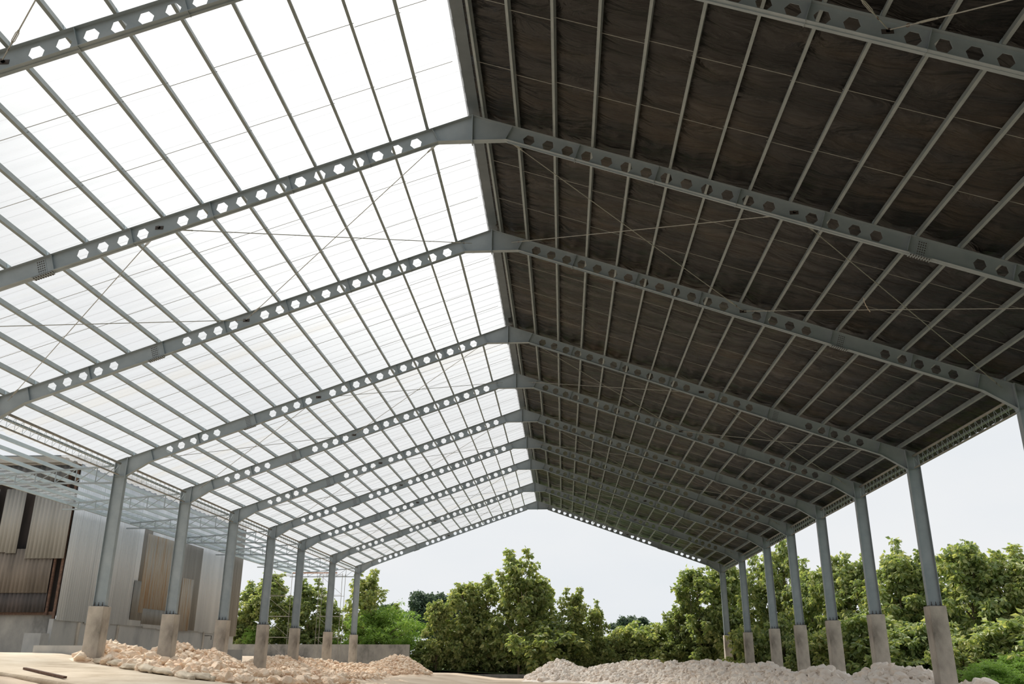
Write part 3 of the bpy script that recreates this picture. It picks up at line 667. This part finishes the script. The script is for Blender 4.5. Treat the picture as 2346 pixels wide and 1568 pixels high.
TV = [tree_mesh(200+k, 10, [2.9, 3.3, 2.5, 3.5, 3.0][k], [34, 38, 32, 40, 36][k], shoots=[9, 8, 11, 7, 9][k]) for k in range(5)]
TL = [tree_mesh(300+k, 5.0, 3.0, 26, per=14, low=.05, shoots=1) for k in range(2)]     # low bushy fillers
TB = tree_mesh(400, 4.6, 3.4, 34, per=26, leaves=26, ln=(.16, .30), mat_=LEAFB, low=.12, shoots=0, fine=True)
TD = tree_mesh(500, 15, 6.5, 40, per=34, leaves=18, ln=(.5, .9), clr=1.4, mat_=LEAFD, low=.35, shoots=0)
cnt = 0
def tree(tm, px, pyt, Y, lab, H=10., wide=1.0, name='tree', cat='tree', group='trees behind the hall', dark=False):
    global cnt; cnt += 1
    p = at(px, pyt, Y); g = float(gz(p.x, p.y)); s_ = (p.z-g)/H
    root = empty(name, (p.x, p.y, g)); root.rotation_euler = (0, 0, cnt*1.7); root.scale = (s_*wide, s_*wide, s_)
    link('trunk', tm[0], root); link('foliage', tm[1], root); tag(root, lab, cat, group); return root
FRONT = [
 (575, 1345, 98, 0, .9, 'leafy tree just right of the shed wall'), (622, 1312, 97, 1, .9, 'tall tree behind the left scaffold tower'), (668, 1370, 99, 3, .85, 'tree left of the second farthest left column'),
 (712, 1345, 97, 2, 1.0, 'tree behind the right scaffold tower'), (757, 1375, 99, 4, .9, 'tree between the two farthest left columns'), (838, 1328, 98, 2, .85, 'tall narrow tree right behind the farthest left column'),
 (905, 1395, 104, 0, .9, 'tree rising behind the bright green bush'), (1003, 1378, 97, 3, .8, 'rounded tree right of the concrete wall end'), (1060, 1335, 98, 1, .85, 'tree left of the tallest central tree'),
 (1118, 1335, 99, 0, .9, 'broad tree just left of the central tree with tall shoots'), (1188, 1288, 97, 2, .85, 'central tree with the tallest thin shoots'), (1240, 1328, 98, 3, .75, 'dense tree right of the central shoots'),
 (1312, 1368, 96, 2, .8, 'slim tree with spiky top right of centre'), (1362, 1395, 97, 4, .75, 'smaller tree right of the slim spiky one'), (1420, 1442, 98, 3, .9, 'low tree in the dip of the tree line'),
 (1495, 1440, 99, 1, .9, 'low tree right of the dip of the tree line'), (1548, 1400, 97, 0, .8, 'medium tree left of the farthest right column'), (1592, 1300, 96, 1, .8, 'tall tree just left of the farthest right column'),
 (1660, 1285, 97.5, 3, .8, 'tall dense tree behind the farthest right columns'), (1745, 1300, 90, 2, .9, 'airy tree seen between the third and fourth farthest right columns'), (1792, 1262, 88, 0, .8, 'tall airy tree under the low end of the eave'),
 (1850, 1310, 84, 4, .9, 'tree left of the fifth farthest right column'), (1905, 1272, 80, 1, .75, 'tree with reddish leaves right of the middle right column'), (1960, 1298, 78, 2, .9, 'tree behind the second nearest right column'),
 (2045, 1270, 74, 4, .95, 'light green tree between the two nearest right columns'), (2105, 1282, 74, 0, .85, 'tree just left of the nearest right column'), (2205, 1245, 70, 3, .95, 'tallest open tree right of the nearest right column'),
 (2282, 1262, 70, 1, .85, 'tree second from the right picture edge'), (2350, 1278, 68, 2, 1.0, 'tree cut off by the right picture edge')]
for a, b, c, v_, wd, lab in FRONT: tree(TV[v_], a, b, c, lab, 10, wd*1.05 if c > 90 else wd*.95)
LOWS = [(560, 1440, 95), (640, 1440, 96), (735, 1450, 96), (980, 1440, 96), (1050, 1440, 96), (1120, 1430, 96), (1190, 1430, 96), (1260, 1430, 96), (1330, 1440, 96), (1400, 1450, 96), (1470, 1450, 96), (1540, 1440, 95), (1600, 1420, 94), (1670, 1420, 90), (1740, 1430, 86),
        (1800, 1430, 82), (1860, 1420, 76), (1930, 1420, 72), (1990, 1430, 68), (2060, 1420, 64), (2130, 1430, 62), (2200, 1430, 60), (2270, 1430, 58), (2340, 1430, 56), (1650, 1400, 98), (1820, 1400, 90), (2090, 1380, 78), (2240, 1380, 74), (1700, 1450, 84), (1400, 1430, 99), (1500, 1425, 99)]
for k, (a, b, c) in enumerate(LOWS):
    b += ((k*37) % 60)-22
    tree(TL[k % 2], a+(k*53) % 24-12, b, max(c+(k*29) % 7-1, 98.0 if a < 1000 else 0), 'low leafy bush filling the foot of the tree line', 5.0, .75 if 1580 < a < 1900 else .95+.1*(k % 4), 'bush', 'bush', 'bushes at the foot of the trees')
tree(TB, 880, 1396, 97.5, 'bright green fine leaved bush above the concrete wall', 4.6, 1.0, 'bamboo_bush', 'bush', None)
tree(TB, 590, 1440, 96.5, 'bright green bush beside the shed end', 4.6, 1.0, 'bamboo_bush', 'bush', None)
tree(TB, 2262, 1520, 52, 'bright green shrub low at the right picture edge', 4.6, 1.6, 'bamboo_bush', 'bush', None)
tree(TB, 2335, 1500, 55, 'bright green shrub in the bottom right corner', 4.6, 1.3, 'bamboo_bush', 'bush', None)
tree(TD, 968, 1357, 190, 'dark rounded distant tree left of centre', 15, .85, 'distant_tree', 'tree', 'dark distant trees')
tree(TD, 1015, 1362, 200, 'dark distant tree partly hidden by the near trees', 15, .8, 'distant_tree', 'tree', 'dark distant trees')
tree(TD, 890, 1385, 210, 'faint distant tree over the bright bush', 15, .8, 'distant_tree', 'tree', 'dark distant trees')
tree(TD, 1448, 1413, 190, 'small dark distant tree in the dip of the tree line', 15, 1.1, 'distant_tree', 'tree', 'dark distant trees')
